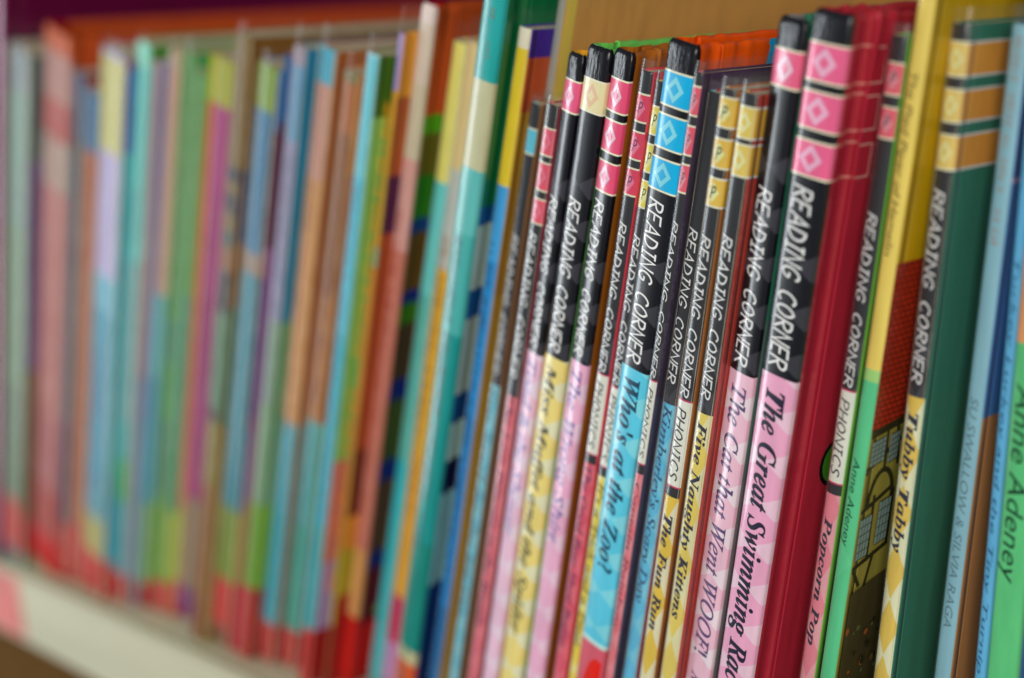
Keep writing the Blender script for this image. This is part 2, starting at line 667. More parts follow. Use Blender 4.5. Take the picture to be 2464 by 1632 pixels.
def book(key, ox, th, o, t, H, kind, depth, sp, cv, label, jacket=None, skew=0.0, crumple=0.0, back=None, cap=None, name='book', rough=0.32, wob=0.0, coat=0.5, wrap_lines=None, film=None, gloss=1.0, drop=3.0):
    """key, x of the lower right front edge, lean in degrees, spine set-back, thickness, height (mm)"""
    root = bpy.data.objects.new(('hardback_book' if kind == 'h' else 'paperback_book') if name == 'book' else name, None)
    root.empty_display_size = 0.02
    COL.objects.link(root)
    root.location = (ox * MM, o * MM, 0)
    root.rotation_euler = (0, math.radians(th), 0)
    root['label'], root['category'], root['group'] = label, 'book', GROUP
    pr = lambda c: printed(c, rough=rough, coat=coat)
    dflt = (120, 120, 120)
    if kind == 'h':
        prof = hard_profile(t, skew)
        ridge = -0.28

        def zone(u, w, v, i):
            if wrap_lines and wrap_lines[1] and w > 2.0 and u > -t / 2 and seg_at(sp, v, dflt) == wrap_lines[0]:
                return printed(wrap_lines[1])
            if w > 2.0 and u > -t / 2:
                return printed(seg_at(cv, v, dflt), rough=max(0.28, rough - 0.04), coat=coat)
            if w > 3.4 + skew * 0.8 and u < -t / 2:
                return printed(seg_at(back or cv, v, dflt), rough=max(0.28, rough - 0.04), coat=coat)
            if cap and v > cap:
                return printed(seg_at(sp, v, dflt), rough=0.3, bump=0.4, stretch=(1, 1, 0.35), scale=800, mottle=0.2)
            return pr(seg_at(sp, v, dflt))
        bm, ms = sweep(prof, 0.9, H, sp + cv, zone, 1.1, wob, 0.2)
        spine = link('spine', bm, ms, root)
        bt = 2.1 if t > 6.5 else 1.7
        fm = lambda v, w: printed(seg_at(cv, v, dflt), rough=max(0.28, rough - 0.04), coat=coat)
        bmf = lambda v, w: printed(seg_at(back or cv, v, dflt), rough=max(0.28, rough - 0.04), coat=coat)
        bm, ms = slab(-bt, 0.0, 9.6, depth, H, cv, fm, 1, 0.75, crumple=crumple)
        front = link('front_cover', bm, ms, root)
        bm, ms = slab(-t, -t + bt, 9.6, depth, H, back or cv, bmf, -1, 0.75, crumple=crumple)
        link('back_cover', bm, ms, root)
        bm = bmesh.new()
        box(bm, -t + bt + 0.05, -bt - 0.05, 3.2, depth - 4, 3.0, H - drop)
        link('page_block', bm, [pages_mat(0)], root)
    else:
        prof = paper_profile(t)

        def zone(u, w, v, i):
            if w > min(1.3, 0.28 * t) * 0.72 and u > -t / 2:
                return pr(seg_at(cv, v, dflt))
            return pr(seg_at(sp, v, dflt))
        bm, ms = sweep(prof, 0.3, H, sp + cv, zone, 0.25, wob)
        spine = link('spine', bm, ms, root)
        fm = lambda v, w: pr(seg_at(cv, v, dflt))
        bmf = lambda v, w: pr(seg_at(back or cv, v, dflt))
        bm, ms = slab(-0.34, 0.0, 3.02, depth, H, cv, fm, 1, 0.12)
        front = link('front_cover', bm, ms, root)
        bm, ms = slab(-t, -t + 0.34, 3.02, depth, H, back or cv, bmf, -1, 0.12)
        link('back_cover', bm, ms, root)
        bm = bmesh.new()
        box(bm, -t + 0.36, -0.36, 0.5, depth - 0.6, 0.6, H - 0.5)
        link('page_block', bm, [pages_mat(0)], root)
    if jacket:
        g = 0.22
        fd = film or depth * 0.5
        bm = bmesh.new()
        jp = [(-t - g, fd), (-t - g, 20), (-t - g, 8)] + [(u + (g if u > -t / 2 else -g) * (abs(u + t / 2) / (t / 2)), w - g) for u, w in prof[1:-1]] + [(g, 8), (g, 20), (g, fd)]
        vs_ = [0.5, H * 0.2, H * 0.4, H * 0.6, H * 0.8, H - 4, H, H + jacket * 0.6, H + jacket]
        rows = []
        for j, v in enumerate(vs_):
            k = 0.0
            if v > H:
                k = 0.25 * (v - H) / jacket
            rows.append([bm.verts.new(((u + (-t / 2 - u) * k * 0.25) * MM, (w + k * 0.6) * MM, (v + 0.25 * math.sin(w * 0.9 + ox) * (v > H)) * MM)) for u, w in jp])
        for A, B in zip(rows, rows[1:]):
            for i in range(len(jp) - 1):
                f = bm.faces.new((A[i], A[i + 1], B[i + 1], B[i]))
                f.smooth = True
        link('plastic_jacket', bm, [film_mat(gloss)], root)
    BOOK[key] = dict(root=root, spine=spine, front=front, prof=prof, t=t, H=H)
    return BOOK[key]


# ---------------------------------------------------------------- the bookcase
WOOD = (120, 92, 52)
case = bpy.data.objects.new('bookcase', None)
COL.objects.link(case)
case['label'], case['category'] = 'bookcase with cream edged shelf carrying the whole leaning row of books', 'bookcase'
bm = bmesh.new()
box(bm, -1050, 420, 1, 300, -18, -0.3)
link('shelf_board', bm, [plain('shelf_wood', (206, 204, 170), 0.5)], case)
bm = bmesh.new()
box(bm, -1050, 420, -5, 0.6, -36, -0.4)
bmesh.ops.bevel(bm, geom=bm.edges[:], offset=1.2 * MM, segments=2, affect='EDGES')
link('shelf_edge', bm, [plain('cream_edge_strip', (182, 180, 154), 0.45, depth=0.06)], case)
bm = bmesh.new()
box(bm, -1050, 420, 300.5, 306, -420, 520)
link('back_panel', bm, [plain('case_back', (104, 62, 74), 0.6)], case)
for x0 in (-1070, 420.5):
    bm = bmesh.new()
    box(bm, x0, x0 + 19.5, -6, 306, -420, 520)
    link('side_panel', bm, [plain('case_wood', WOOD, 0.5)], case)
bm = bmesh.new()
box(bm, -1049.5, 420, 1, 300, 470, 490)
link('upper_shelf', bm, [plain('shelf_wood', (186, 160, 112), 0.5)], case)
bm = bmesh.new()
box(bm, -1049.5, 420, -4, 300, -420, -400)
link('lower_shelf', bm, [plain('case_wood', WOOD, 0.5)], case)
bm = bmesh.new()
box(bm, -711, -662, -5.7, -5.05, -33, -3)
o = link('shelf_sticker', bm, [printed((216, 120, 116), mottle=0.25)])
o['label'], o['category'] = 'salmon pink sticker on the cream shelf edge', 'sticker'

# ---------------------------------------------------------------- blurred books, from the left
ROWS = {r[0]: r for r in [
    ('a',-668.7,22.5,0,20.14,251.6,'p',200,[(233.6,(142,152,156)),(173.7,(142,168,156)),(95.2,(140,166,140)),(33.3,(120,142,122)),(5.2,(176,48,48)),(0,(80,130,145))],[(206.2,(70,84,84)),(106.1,(92,76,112)),(26.9,(92,70,50)),(5.2,(140,20,26)),(0,(90,110,90))]),
    ('b',-634.9,22.45,2,22.46,255.4,'h',215,[(246.7,(205,118,92)),(227.2,(190,150,142)),(211.5,(190,120,114)),(189.9,(188,168,156)),(81.4,(196,146,140)),(44.3,(182,128,126)),(18.0,(182,110,105)),(0,(200,40,20))],[(169.5,(196,74,4)),(122.8,(120,70,50)),(18.0,(60,46,60)),(0,(140,8,18))]),
    ('c',-624.4,22.4,3.08,8.55,239.9,'p',170,[(229.1,(88,116,150)),(214.6,(80,112,138)),(204.6,(20,84,104)),(169.8,(82,108,124)),(160.5,(26,70,112)),(84.0,(86,106,120)),(29.6,(66,68,104)),(0,(150,18,34))],[(206.7,(110,60,70)),(29.6,(120,80,60)),(0,(140,14,30))]),
    ('c2',-608.9,22.38,3.44,14.18,230.2,'p',170,[(205.8,(84,118,150)),(31.2,(172,98,66)),(0,(150,24,36))],[(31.2,(168,90,60)),(0,(150,18,30))]),
    ('d',-584.8,22.35,1,19.1,242.8,'p',180,[(240.8,(196,186,218)),(204.1,(208,202,150)),(152.6,(200,190,218)),(137.8,(146,190,206)),(56.9,(72,154,180)),(38.9,(128,170,182)),(20.3,(186,180,136)),(0.2,(206,36,30)),(0,(190,190,110)),(0,(70,140,180))],[(239.2,(110,70,110)),(206.6,(48,92,160)),(63.2,(74,152,164)),(20.3,(80,140,160)),(0,(196,36,30))]),
    ('e',-573.1,22.31,4.65,10.44,246.6,'p',190,[(237.6,(162,216,200)),(159.7,(132,194,188)),(88.8,(132,168,166)),(70.8,(104,170,166)),(50.3,(98,160,112)),(14.0,(84,152,162)),(0,(190,44,40))],[(240.7,(60,120,40)),(163.2,(120,160,160)),(0,(120,130,130))]),
    ('f',-565.3,22.28,5.0,4.98,239.9,'p',170,[(172.5,(160,134,140)),(111.6,(166,144,144)),(14.8,(142,142,154)),(0,(152,74,92))],[(92.6,(124,140,166)),(0,(110,150,165))]),
    ('f2',-558.8,22.26,7.77,5.77,243.2,'p',190,[(236.2,(180,160,150)),(147.5,(192,160,154)),(111.2,(136,178,180)),(52.6,(112,152,166)),(12.6,(140,160,130)),(0,(164,40,44))],[(147.5,(190,180,150)),(52.6,(104,150,140)),(12.6,(120,150,90)),(0,(160,50,50))]),
    ('g',-549.7,22.25,9.85,8.21,241.8,'p',190,[(241.3,(150,150,130)),(193.7,(94,146,84)),(135.8,(96,150,92)),(117.7,(78,140,110)),(91.5,(100,158,98)),(56.1,(68,130,96)),(14.5,(110,160,80)),(0,(164,36,40)),(0,(110,150,90))],[(52.1,(66,130,70)),(14.5,(110,160,80)),(0,(160,36,40))]),
    ('g2',-541.0,22.22,10.19,7.78,233.1,'p',170,[(220.3,(100,150,90)),(146.9,(92,150,80)),(92.7,(80,140,110)),(49.7,(70,140,100)),(14.6,(166,178,80)),(0,(176,50,54))],[(146.9,(92,148,80)),(0,(80,140,104))]),
    ('h',-537.2,22.19,10.88,3.28,239.8,'p',160,[(223.1,(168,170,62)),(52.9,(192,116,92)),(18.2,(168,178,80)),(0,(170,50,54))],[(223.1,(160,164,60)),(0,(180,100,90))]),
    ('h2',-522.9,22.18,11.05,13.05,235.2,'p',160,[(218.5,(170,172,70)),(145.2,(172,110,140)),(57.5,(158,84,122)),(15.0,(140,124,110)),(0,(110,60,110))],[(0,(104,84,120))]),
    ('i',-499.4,22.1,2,9.01,242.9,'p',220,[(243.9,(150,136,168)),(197.6,(146,124,92)),(192.4,(34,28,40)),(187.9,(146,124,92)),(181.0,(38,30,40)),(174.1,(140,120,92)),(168.7,(70,84,74)),(159.2,(160,96,24)),(143.1,(24,18,28)),(104.3,(116,142,122)),(99.0,(72,56,30)),(72.1,(156,136,52)),(20.4,(166,98,16)),(0,(160,76,4))],[(197.6,(110,80,50)),(171.8,(50,20,60)),(146.4,(120,70,20)),(99.0,(80,100,80)),(0,(130,100,20))]),
    ('j',-485.5,22.07,4.79,12.57,230.8,'p',170,[(215.7,(158,184,100)),(165.4,(112,148,176)),(157.6,(176,160,150)),(131.9,(108,158,172)),(62.3,(112,158,170)),(30.1,(144,164,70)),(8.4,(178,60,64)),(0,(150,120,110))],[(210.0,(0,88,146)),(168.5,(76,18,52)),(157.6,(140,110,110)),(98.1,(40,50,100)),(62.3,(70,110,144)),(30.1,(140,150,90)),(0,(160,50,50))]),
    ('j2',-480.1,22.02,5.77,3.9,235.0,'p',170,[(212.7,(10,92,150)),(169.0,(80,22,56)),(103.1,(130,96,130)),(68.1,(150,110,130)),(30.9,(170,130,100)),(0,(166,60,56))],[(0,(120,100,130))]),
    ('k',-468.6,22.0,3.5,6.86,236.2,'p',190,[(230.2,(160,150,160)),(205.7,(138,164,186)),(142.3,(156,154,176)),(110.1,(140,158,146)),(69.0,(134,156,134)),(32.4,(124,156,96)),(0,(168,60,58))],[(142.3,(30,112,144)),(69.0,(104,136,108)),(32.4,(110,150,70)),(0,(150,40,40))]),
    ('l',-457.2,21.87,7.39,9.34,234.0,'p',190,[(222.8,(142,178,192)),(191.3,(196,168,160)),(102.5,(202,172,150)),(66.5,(126,162,172)),(16.9,(118,160,170)),(0,(168,80,80))],[(102.5,(152,80,24)),(16.9,(112,106,96)),(0,(150,40,40))]),
    ('m',-446.1,21.7,9.66,8.07,225.7,'p',170,[(222.1,(140,132,110)),(206.1,(186,100,14)),(150.6,(150,86,24)),(103.8,(184,110,26)),(61.5,(122,162,164)),(16.0,(112,160,150)),(0,(168,64,64))],[(193.8,(180,110,60)),(103.8,(150,100,90)),(61.5,(112,172,166)),(16.0,(110,160,160)),(0,(150,60,60))]),
    ('n',-427.5,21.41,3.5,5.97,230.0,'p',180,[(229.0,(176,212,218)),(191.9,(152,202,212)),(138.7,(140,192,208)),(68.0,(116,176,192)),(24.6,(108,164,168)),(6.3,(168,50,44))],[(211.4,(64,96,28)),(93.4,(130,172,92)),(52.8,(184,116,104)),(24.6,(152,130,164)),(6.3,(160,20,16))]),
    ('o',-421.0,21.27,7.46,2.4,235.5,'p',200,[(218.6,(168,160,186)),(207.9,(190,150,90)),(173.7,(176,150,100)),(169.5,(190,140,70)),(162.6,(140,150,130)),(109.9,(186,130,66)),(58.4,(170,130,80)),(27.1,(160,140,40)),(9.1,(120,60,30))],[(216.8,(190,124,4)),(192.4,(150,70,20)),(173.7,(70,20,56)),(97.5,(150,60,14)),(71.7,(100,40,20)),(58.4,(190,120,10)),(39.5,(150,136,10)),(9.1,(140,10,8))]),
    ('p',-414.6,21.23,12.1,5.7,242.5,'h',200,[(237.1,(214,196,190)),(219.4,(204,188,172)),(196.6,(196,184,158)),(167.2,(204,150,142)),(57.7,(188,114,98)),(30.1,(196,140,84)),(8.5,(176,70,60))],[(210.1,(152,58,14)),(204.3,(70,124,42)),(191.4,(76,72,40)),(177.4,(50,94,40)),(172.7,(22,48,96)),(153.3,(76,56,32)),(149.0,(20,32,96)),(141.9,(54,90,40)),(122.0,(56,44,34)),(114.5,(16,28,90)),(92.0,(50,60,36)),(84.0,(16,28,90)),(56.0,(64,50,40)),(49.2,(24,36,90)),(26.5,(70,20,30)),(8.5,(140,8,10))]),
    ('q',-408.3,21.13,20.56,5.42,230.5,'p',170,[(188.0,(198,192,142)),(151.0,(124,174,172)),(90.8,(110,156,150)),(5.3,(100,160,166))],[(188.0,(196,190,150)),(5.3,(110,170,180))]),
    ('q2',-400.0,21.04,20.89,7.19,229.2,'p',170,[(191.0,(206,190,160)),(158.8,(178,180,176)),(94.1,(222,176,124)),(38.2,(212,164,112)),(18.9,(174,100,116)),(6.3,(170,140,170))],[(38.2,(226,166,104)),(6.3,(170,100,110))]),
    ('r',-366.9,20.27,1,8.37,262,'h',220,[(216.4,(74,176,174)),(192.0,(206,206,170)),(173.3,(118,200,196)),(142.9,(96,184,180)),(72.9,(44,154,150)),(32.4,(34,142,130)),(27.5,(206,200,160)),(19.3,(226,90,30))],[(181.8,(18,92,56)),(176.4,(16,66,110)),(157.1,(140,152,140)),(148.1,(18,62,104)),(124.2,(130,140,130)),(114.6,(14,50,90)),(102.0,(130,150,140)),(90.6,(14,10,40)),(57.7,(110,140,140)),(19.3,(18,40,84))]),
    ('s',-360.5,20.01,6.82,4.85,229.6,'p',190,[(224.3,(214,210,196)),(186.6,(216,196,116)),(164.7,(136,174,210)),(114.9,(92,146,198)),(49.0,(76,130,184)),(18.5,(70,112,156))],[(222.1,(70,60,120)),(207.5,(152,60,10)),(154.6,(150,110,40)),(18.5,(160,120,36))]),
    ('K1',-352.7,19.77,7.9,3.9,208.7,'p',150,[],[]),
    ('R3',-334.8,19.02,0.3,4.71,207.2,'p',150,[],[]),
    ('A',-327.0,18.74,0,6.2,219.1,'h',152,[],[]),
    ('B',-316.6,18.4,0,8.01,219.3,'h',152,[],[]),
    ('C',-307.6,18.03,0,7.0,217.5,'h',152,[],[]),
    ('ph1',-300.0,17.63,1.7,4.21,211.9,'p',150,[],[]),
    ('ph2',-295.1,17.43,2.6,3.79,208.8,'p',150,[],[]),
    ('D',-284.4,17.25,0,9.4,216.7,'h',152,[],[]),
    ('ph3',-279.6,16.81,0,2.63,209.7,'p',150,[],[]),
    ('Kim',-273.4,16.48,2,4.6,204.1,'p',150,[],[]),
    ('ph4',-262.8,15.63,-2.4,4.7,203.9,'p',150,[],[]),
    ('Kit',-255.9,15.26,-1.6,4.98,202.2,'p',150,[],[]),
    ('E',-246.3,15.03,0,8.3,216.9,'h',152,[],[]),
    ('F',-233.3,14.62,0,10.2,216.6,'h',152,[],[]),
    ('Pop',-221.3,13.25,11,4.2,209.8,'p',150,[],[]),
    ('Pied',-215.4,13.05,11,4.22,232,'p',165,[],[]),
    ('Tub',-202.5,10.84,18,4.6,209.2,'p',150,[],[]),
    ('Sil',-190.9,10.04,26,4.2,207.3,'p',150,[],[]),
    ('Blu',-179.7,8.0,26,2.98,232,'p',165,[],[]),
    ('Grn',-171.1,7.6,24,7.0,232,'h',165,[],[]),
]}
LABEL = {
 'a': 'grey green paperback with a violet cover and a red band low on its spine',
 'b': 'thick salmon pink hardback whose orange red cover shows above the books beside it',
 'c': 'slate blue paperback standing directly against the salmon pink hardback',
 'c2': 'rust brown spine between the slate blue paperback and the lilac topped book',
 'd': 'wide spine with lilac and yellow top turning teal blue below',
 'e': 'pale aqua spine, green low down, right of the lilac topped book',
 'f': 'narrow mauve grey paperback touching the pale aqua spine',
 'f2': 'dusty pink spine turning pale blue halfway, beside the mauve grey paperback',
 'g': 'leaf green spine touching the dusty pink and pale blue book',
 'g2': 'leaf green book with bright yellow green foot, right of the plainer green one',
 'h': 'very thin orange brown paperback with yellow top beside the leaf green pair',
 'h2': 'magenta mauve spine with a small yellow patch at its top',
 'i': 'tall spine with tan and black pictures above and olive yellow below',
 'j': 'light blue spine with yellow green top and a deep maroon and blue cover',
 'j2': 'maroon topped thin paperback tucked behind the light blue spine',
 'k': 'lilac grey spine with a petrol blue cover showing beside it',
 'l': 'peach coloured spine with a pale blue top and an orange brown cover',
 'm': 'bright orange spine turning aqua below, right of the peach one',
 'n': 'pale sky blue spine with a lime green cover edge',
 'o': 'tan spine covered in small orange lettering, red brown cover beside it',
 'p': 'salmon pink hardback with dark green and brown pictures on its cover',
 'q': 'pale yellow topped spine turning grey aqua, left of the peach edged one',
 'q2': 'slim spine with a peach orange edge beside the tall turquoise book',
 'r': 'tall turquoise hardback with cream spine label and dark green cover',
 's': 'blue paperback with a pale yellow top next to the tall turquoise book',
}
SIDE = 1.45


def jack(key):
    return {'a': 4, 'd': 5, 'e': 3, 'f2': 5, 'g': 5, 'g2': 6, 'i': 4, 'j': 5, 'k': 7, 'l': 7, 'm': 6, 'n': 6, 'o': 8, 'q': 6, 'q2': 7, 's': 5}.get(key)


def side(segs, k=None):
    """covers were read off the photograph on their dim right hand side; give them the paper's own colour"""
    k = k or SIDE
    out = []
    for b, c in segs:
        if c[0] == 'd':
            out.append((b, c))
            continue
        l = [min(0.86, lin(v) * k) for v in c]
        g = tuple(round(255 * (1.055 * v ** (1 / 2.4) - 0.055 if v > 0.0031308 else 12.92 * v), 1) for v in l)
        out.append((b, g))
    return out


GAIN = {'r': .78, 'a': .66, 'b': .72, 'c': .5, 'c2': .7, 'd': .74, 'e': .85, 'f': .9, 'f2': .98, 'g': .66, 'g2': .64, 'h': .85, 'h2': .7, 'i': .56, 'j': .54, 'j2': .65, 'k': .82, 'l': .88, 'm': .7, 'n': .9, 'o': 1.12, 'q': 1.3, 'q2': 1.22, 's': 1.08}


def vivid(segs, sat, gain):
    out = []
    for b, c in segs:
        red = c[0] > 135 and c[1] < 85 and abs(c[1] - c[2]) < 32
        l = [lin(v) for v in ((min(max(c[0], 158), 178), c[1] * 0.4, c[2] * 0.36) if red else c)]
        mx, mn = max(l), min(l)
        k = 1.0 if red else min(1 + (sat - 1) * 0.85, 0.97 * mx / max(mx - mn, 1e-4))
        l = [min(0.86, max(0.003, (mx - (mx - v) * k) * (1.0 if red else gain))) for v in l]
        out.append((b, tuple(round(255 * (1.055 * v ** (1 / 2.4) - 0.055 if v > 0.0031308 else 12.92 * v), 1) for v in l)))
    return out


for key, lab in LABEL.items():
    k_, ox, th, off, t, H, kind, depth, sp, cv = ROWS[key]
    book(key, ox, th, off, t, H, kind, depth, vivid(sp, {'p': 1.0, 'r': 1.15, 'b': 1.25, 'a': 1.5}.get(key, 1.95 if key in 'm h c i o g g2 j c2 l'.split() else 1.6), 0.92 * GAIN.get(key, 1.0)), vivid(cv, 1.1 if key == 'n' else 1.35, {'b': 0.8, 'p': 1.1, 'r': 1.2}.get(key, 1.35)), lab, jack(key), rough=0.24 if key == 'r' else 0.5, coat=0.25 if key == 'r' else 0.06, gloss=0.25, wob=0.03, drop=11.0 if key == 'b' else 3.0, film=26 if key in 'a d e f2 g g2 i j'.split() else 60)

# tall books that rise behind the row
book('tall_purple', -692.5, 22.5, -2, 9, 345, 'h', 270, [(0, (120, 20, 80))], side([(0, (74, 5, 44))]), 'tall purple magenta book rising behind the left end of the row')
book('tall_gold', -357.2, 19.95, 15, 2.8, 262, 'p', 250, [(0, (140, 140, 130))], side([(0, (118, 89, 42))], 3.2),
     'tall book with a plain golden brown cover rising behind the black topped books', 4)
cover_shapes('cover_stripe', BOOK['tall_gold']['front'], [(printed(side([(0, (214, 168, 70))])[0][1]), [(0.9, 2), (4.6, 2), (4.6, 260), (0.9, 260)])])


def marks(parent, prof, mat, v_top, v_bot, u_base, h, seed, dense=0.7):
    """lettering too blurred in the photograph to be read: short dark marks"""
    rnd = random.Random(seed)
    bm = bmesh.new()
    v = v_top
    while v > v_bot:
        a = rnd.uniform(0.6, 1.5)
        if rnd.random() < dense:
            hh = h * rnd.uniform(0.55, 1.0)
            u0 = u_base + rnd.uniform(0, h - hh)
            for q in range(2):
                vv = v - q * a * 0.5
                bm.faces.new([bm.verts.new((x * MM, 0, z * MM)) for x, z in ((u0, vv), (u0 + hh, vv - 0.25), (u0 + hh, vv - 0.55), (u0, vv - 0.3))])
        v -= a + 0.35
    drape(bm, prof, 0.04)
    return link('lettering', bm, [mat], parent)


B_ = BOOK['r']
marks(B_['spine'], B_['prof'], printed((96, 110, 96)), 244, 216, -4.6, 2.2, 3)
marks(B_['spine'], B_['prof'], printed((14, 92, 96)), 172, 70, -7.0, 4.0, 4, 0.9)
marks(B_['spine'], B_['prof'], printed((18, 96, 92)), 60, 18, -6.0, 2.6, 5, 0.8)
B_ = BOOK['o']
marks(B_['spine'], B_['prof'], printed((238, 150, 30)), 214, 130, -6.6, 4.0, 6, 0.85)
marks(B_['spine'], B_['prof'], printed((214, 120, 10)), 118, 40, -6.6, 4.0, 7, 0.7)
for key, c, v0, v1, base, h, sd_ in (('a', (96, 112, 110), 190, 70, 0.7, 0.34, 31), ('b', (150, 60, 60), 215, 60, 0.7, 0.4, 32), ('d', (60, 60, 120), 120, 40, 0.75, 0.4, 33), ('e', (60, 120, 130), 190, 70, 0.8, 0.5, 34),
                                     ('g', (40, 96, 44), 200, 60, 0.75, 0.45, 35), ('h2', (110, 30, 80), 190, 70, 0.8, 0.5, 36), ('k', (90, 84, 110), 200, 110, 0.8, 0.5, 37), ('l', (160, 96, 60), 190, 100, 0.8, 0.5, 38),
                                     ('m', (110, 40, 10), 170, 110, 0.8, 0.5, 39), ('n', (70, 130, 150), 190, 70, 0.8, 0.5, 40), ('p', (150, 60, 50), 180, 60, 0.8, 0.5, 41), ('q2', (150, 96, 50), 170, 70, 0.8, 0.5, 42), ('s', (30, 70, 120), 170, 60, 0.8, 0.5, 43)):
    B_ = BOOK[key]
    marks(B_['spine'], B_['prof'], printed(c, rough=0.5, coat=0.06), v0, v1, -B_['t'] * base, B_['t'] * h, sd_, 0.75)
B_ = BOOK['i']
marks(B_['spine'], B_['prof'], printed((40, 26, 30)), 176, 142, -8.6, 4.0, 8, 0.6)
for key, seed in (('p', 11),):
    rnd = random.Random(seed)
    bits = [printed(side([(0, c)])[0][1]) for c in ((30, 60, 120), (90, 120, 30), (120, 60, 20), (30, 90, 50), (20, 20, 30))]
    sh = []
    for q in range(34):
        v, w, r = rnd.uniform(20, 190), rnd.uniform(10.5, 22), rnd.uniform(1.2, 3.4)
        sh.append((rnd.choice(bits), [(w + r * math.cos(a * 1.047 + 0.3) * rnd.uniform(0.7, 1.2), v + r * math.sin(a * 1.047 + 0.3)) for a in range(6)]))
    cover_shapes('cover_picture', BOOK[key]['front'], sh)

# ---------------------------------------------------------------- the black topped reading series
BLACK = (15, 15, 22)
BLK_D = ('d', (15, 15, 22), (50, 50, 57), 5.2, 6.4)
LINE = (224, 214, 186)
INK = printed((26, 24, 48), rough=0.4, bump=0.0, mottle=0.03)
WHITE = printed((236, 236, 226), rough=0.4, bump=0.0, mottle=0.03)


def banded(bands, col, tail):
    segs = [(bands[0][0] + 0.25, BLACK)] if bands else []
    for i, (a, b) in enumerate(bands):
        segs += [(a - 0.2, LINE), (b + 0.2, col), (b - 0.25, LINE)]
        if i < len(bands) - 1:
            segs.append((bands[i + 1][0] + 0.25, BLACK))
    return segs + tail


SKEW = dict(A=0.95,B=0.3,C=1.05,D=0.6,E=1.5,F=0.7)


def series_hard(key, s, nb, band, loz, title_bg, title, tv, label, cover, style='bolditalic', cap_f=0.56, tail=None, crumple=0.0, top_cv=None, author=None, ink=None, wrap_lines=None):
    k_, ox, th, off, t, H, kind, depth, _, _ = ROWS[key]
    bands = [(209.8 + s, 202.0 + s), (199.8 + s, 192.0 + s), (189.5 + s, 182.0 + s)][:nb]
    border = 136.2 + s
    dia = lambda c, k=0.95: c if not c or c[0] != 'd' else ('d', c[1], c[2], round(t * k, 2), c[4], round(-t / 2, 2))
    title_bg = dia(title_bg)
    tail = [(q, dia(c)) for q, c in tail] if tail else None
    BLK_D = dia(('d', BLACK, (50, 50, 57), 5.2, 5.6))
    segs = banded(bands, band, [(bands[-1][1] - 12 + s * 0, BLACK), (border, BLK_D)] + (tail or [(0, title_bg)]))
    b = book(key, ox, th, off, t, H, 'h', depth, segs, side(cover), label, None, SKEW[key], crumple, wrap_lines=(LINE, wrap_lines), cap=bands[0][0] + 0.4)
    sp, pf = b['spine'], b['prof']
    for i, (a, c) in enumerate(bands):
        if loz:
            lozenge('diamond_emblem', sp, pf, printed(loz, bump=0.02), -t * 0.5, (a + c) / 2, t * 0.31, 3.1, 0.5)
    lettering('series_lettering', sp, pf, WHITE, 'READING CORNER', 179.6 + s, 138.6 + s, -t * 0.80, t * 0.50, 'strokes')
    lettering('title_lettering', sp, pf, ink or INK, title, tv[0], tv[1], -t * 0.74, t * cap_f, style)
    if author:
        lettering('author_lettering', sp, pf, ink or INK, author[0], author[1], author[2], -t * 0.70, t * 0.3, 'italic')
    return b


def series_soft(key, s, bands, band, loz, ptitle, title, tv, label, cover, phonics=True, P=True, style='italic', cap_f=0.52, back=None, wrap=None, text_v=(170.3, 131.2), ink=None, thin=False, jacket=2.5, title_bg=None):
    k_, ox, th, off, t, H, kind, depth, _, _ = ROWS[key]
    dia = lambda c, k=0.58: c if not c or c[0] != 'd' else ('d', c[1], c[2], round(t * k, 2), c[4], round(-t / 2, 2))
    ptitle = dia(ptitle)
    BLK_D = dia(('d', BLACK, (50, 50, 57), 5.2, 5.6))
    if phonics:
        tail = [(145 + s, BLACK), (129.9 + s, BLK_D), (129.5 + s, (196, 40, 90)), (107.2 + s, (222, 220, 204)), (106.8 + s, (196, 40, 90)), (104.2 + s, BLACK), (0, ptitle)]
    else:
        tail = [(145 + s, BLACK), (126.8 + s, BLK_D), (0, ptitle)]
    segs = banded(bands, band, tail)
    cv = side(cover)
    if wrap:
        cv = []
        for b0, c in banded(bands, wrap, [(0, cover[0][1])]):
            cv.append((b0, cover[0][1] if c in (BLACK,) else c))
        cv = side(cv)
    b = book(key, ox, th, off, t, H, 'p', depth, segs, cv, label, jacket, back=back)
    sp, pf = b['spine'], b['prof']
    for a, c in bands:
        if loz:
            lozenge('diamond_emblem', sp, pf, printed(loz, bump=0.02), -t * 0.5, (a + c) / 2, t * 0.34, 2.5, 0.0 if P else 0.5)
        if P:
            bm = bmesh.new()
            parts, ln = stroke_text('P', pen=0.07)
            for vs, fs, lay in parts:
                vv = [bm.verts.new(((-t * 0.5 + (x - 0.3) * t * 0.42) * MM, -lay * 0.012 * MM, ((a + c) / 2 - 1.35 + y * 2.7) * MM)) for x, y in vs]
                for f in fs:
                    bm.faces.new([vv[i] for i in f])
            drape(bm, pf, 0.07)
            link('letter_emblem', bm, [ink or INK], sp)
    lettering('series_lettering', sp, pf, WHITE, 'READING CORNER', text_v[0] + s, text_v[1] + s, -t * 0.80, t * 0.54, 'strokes')
    if phonics:
        lettering('phonics_lettering', sp, pf, INK, 'PHONICS', 127.6 + s, 109.6 + s, -t * 0.80, t * 0.54, 'strokes')
    lettering('title_lettering', sp, pf, ink or INK, title, tv[0], tv[1], -t * 0.72, t * cap_f, style)
    return b


PINK = (226, 84, 124)
PINK_L = (240, 164, 188)
three = lambda s: [(202.1 + s, 195.5 + s), (193.0 + s, 186.3 + s), (184.0 + s, 177.4 + s)]

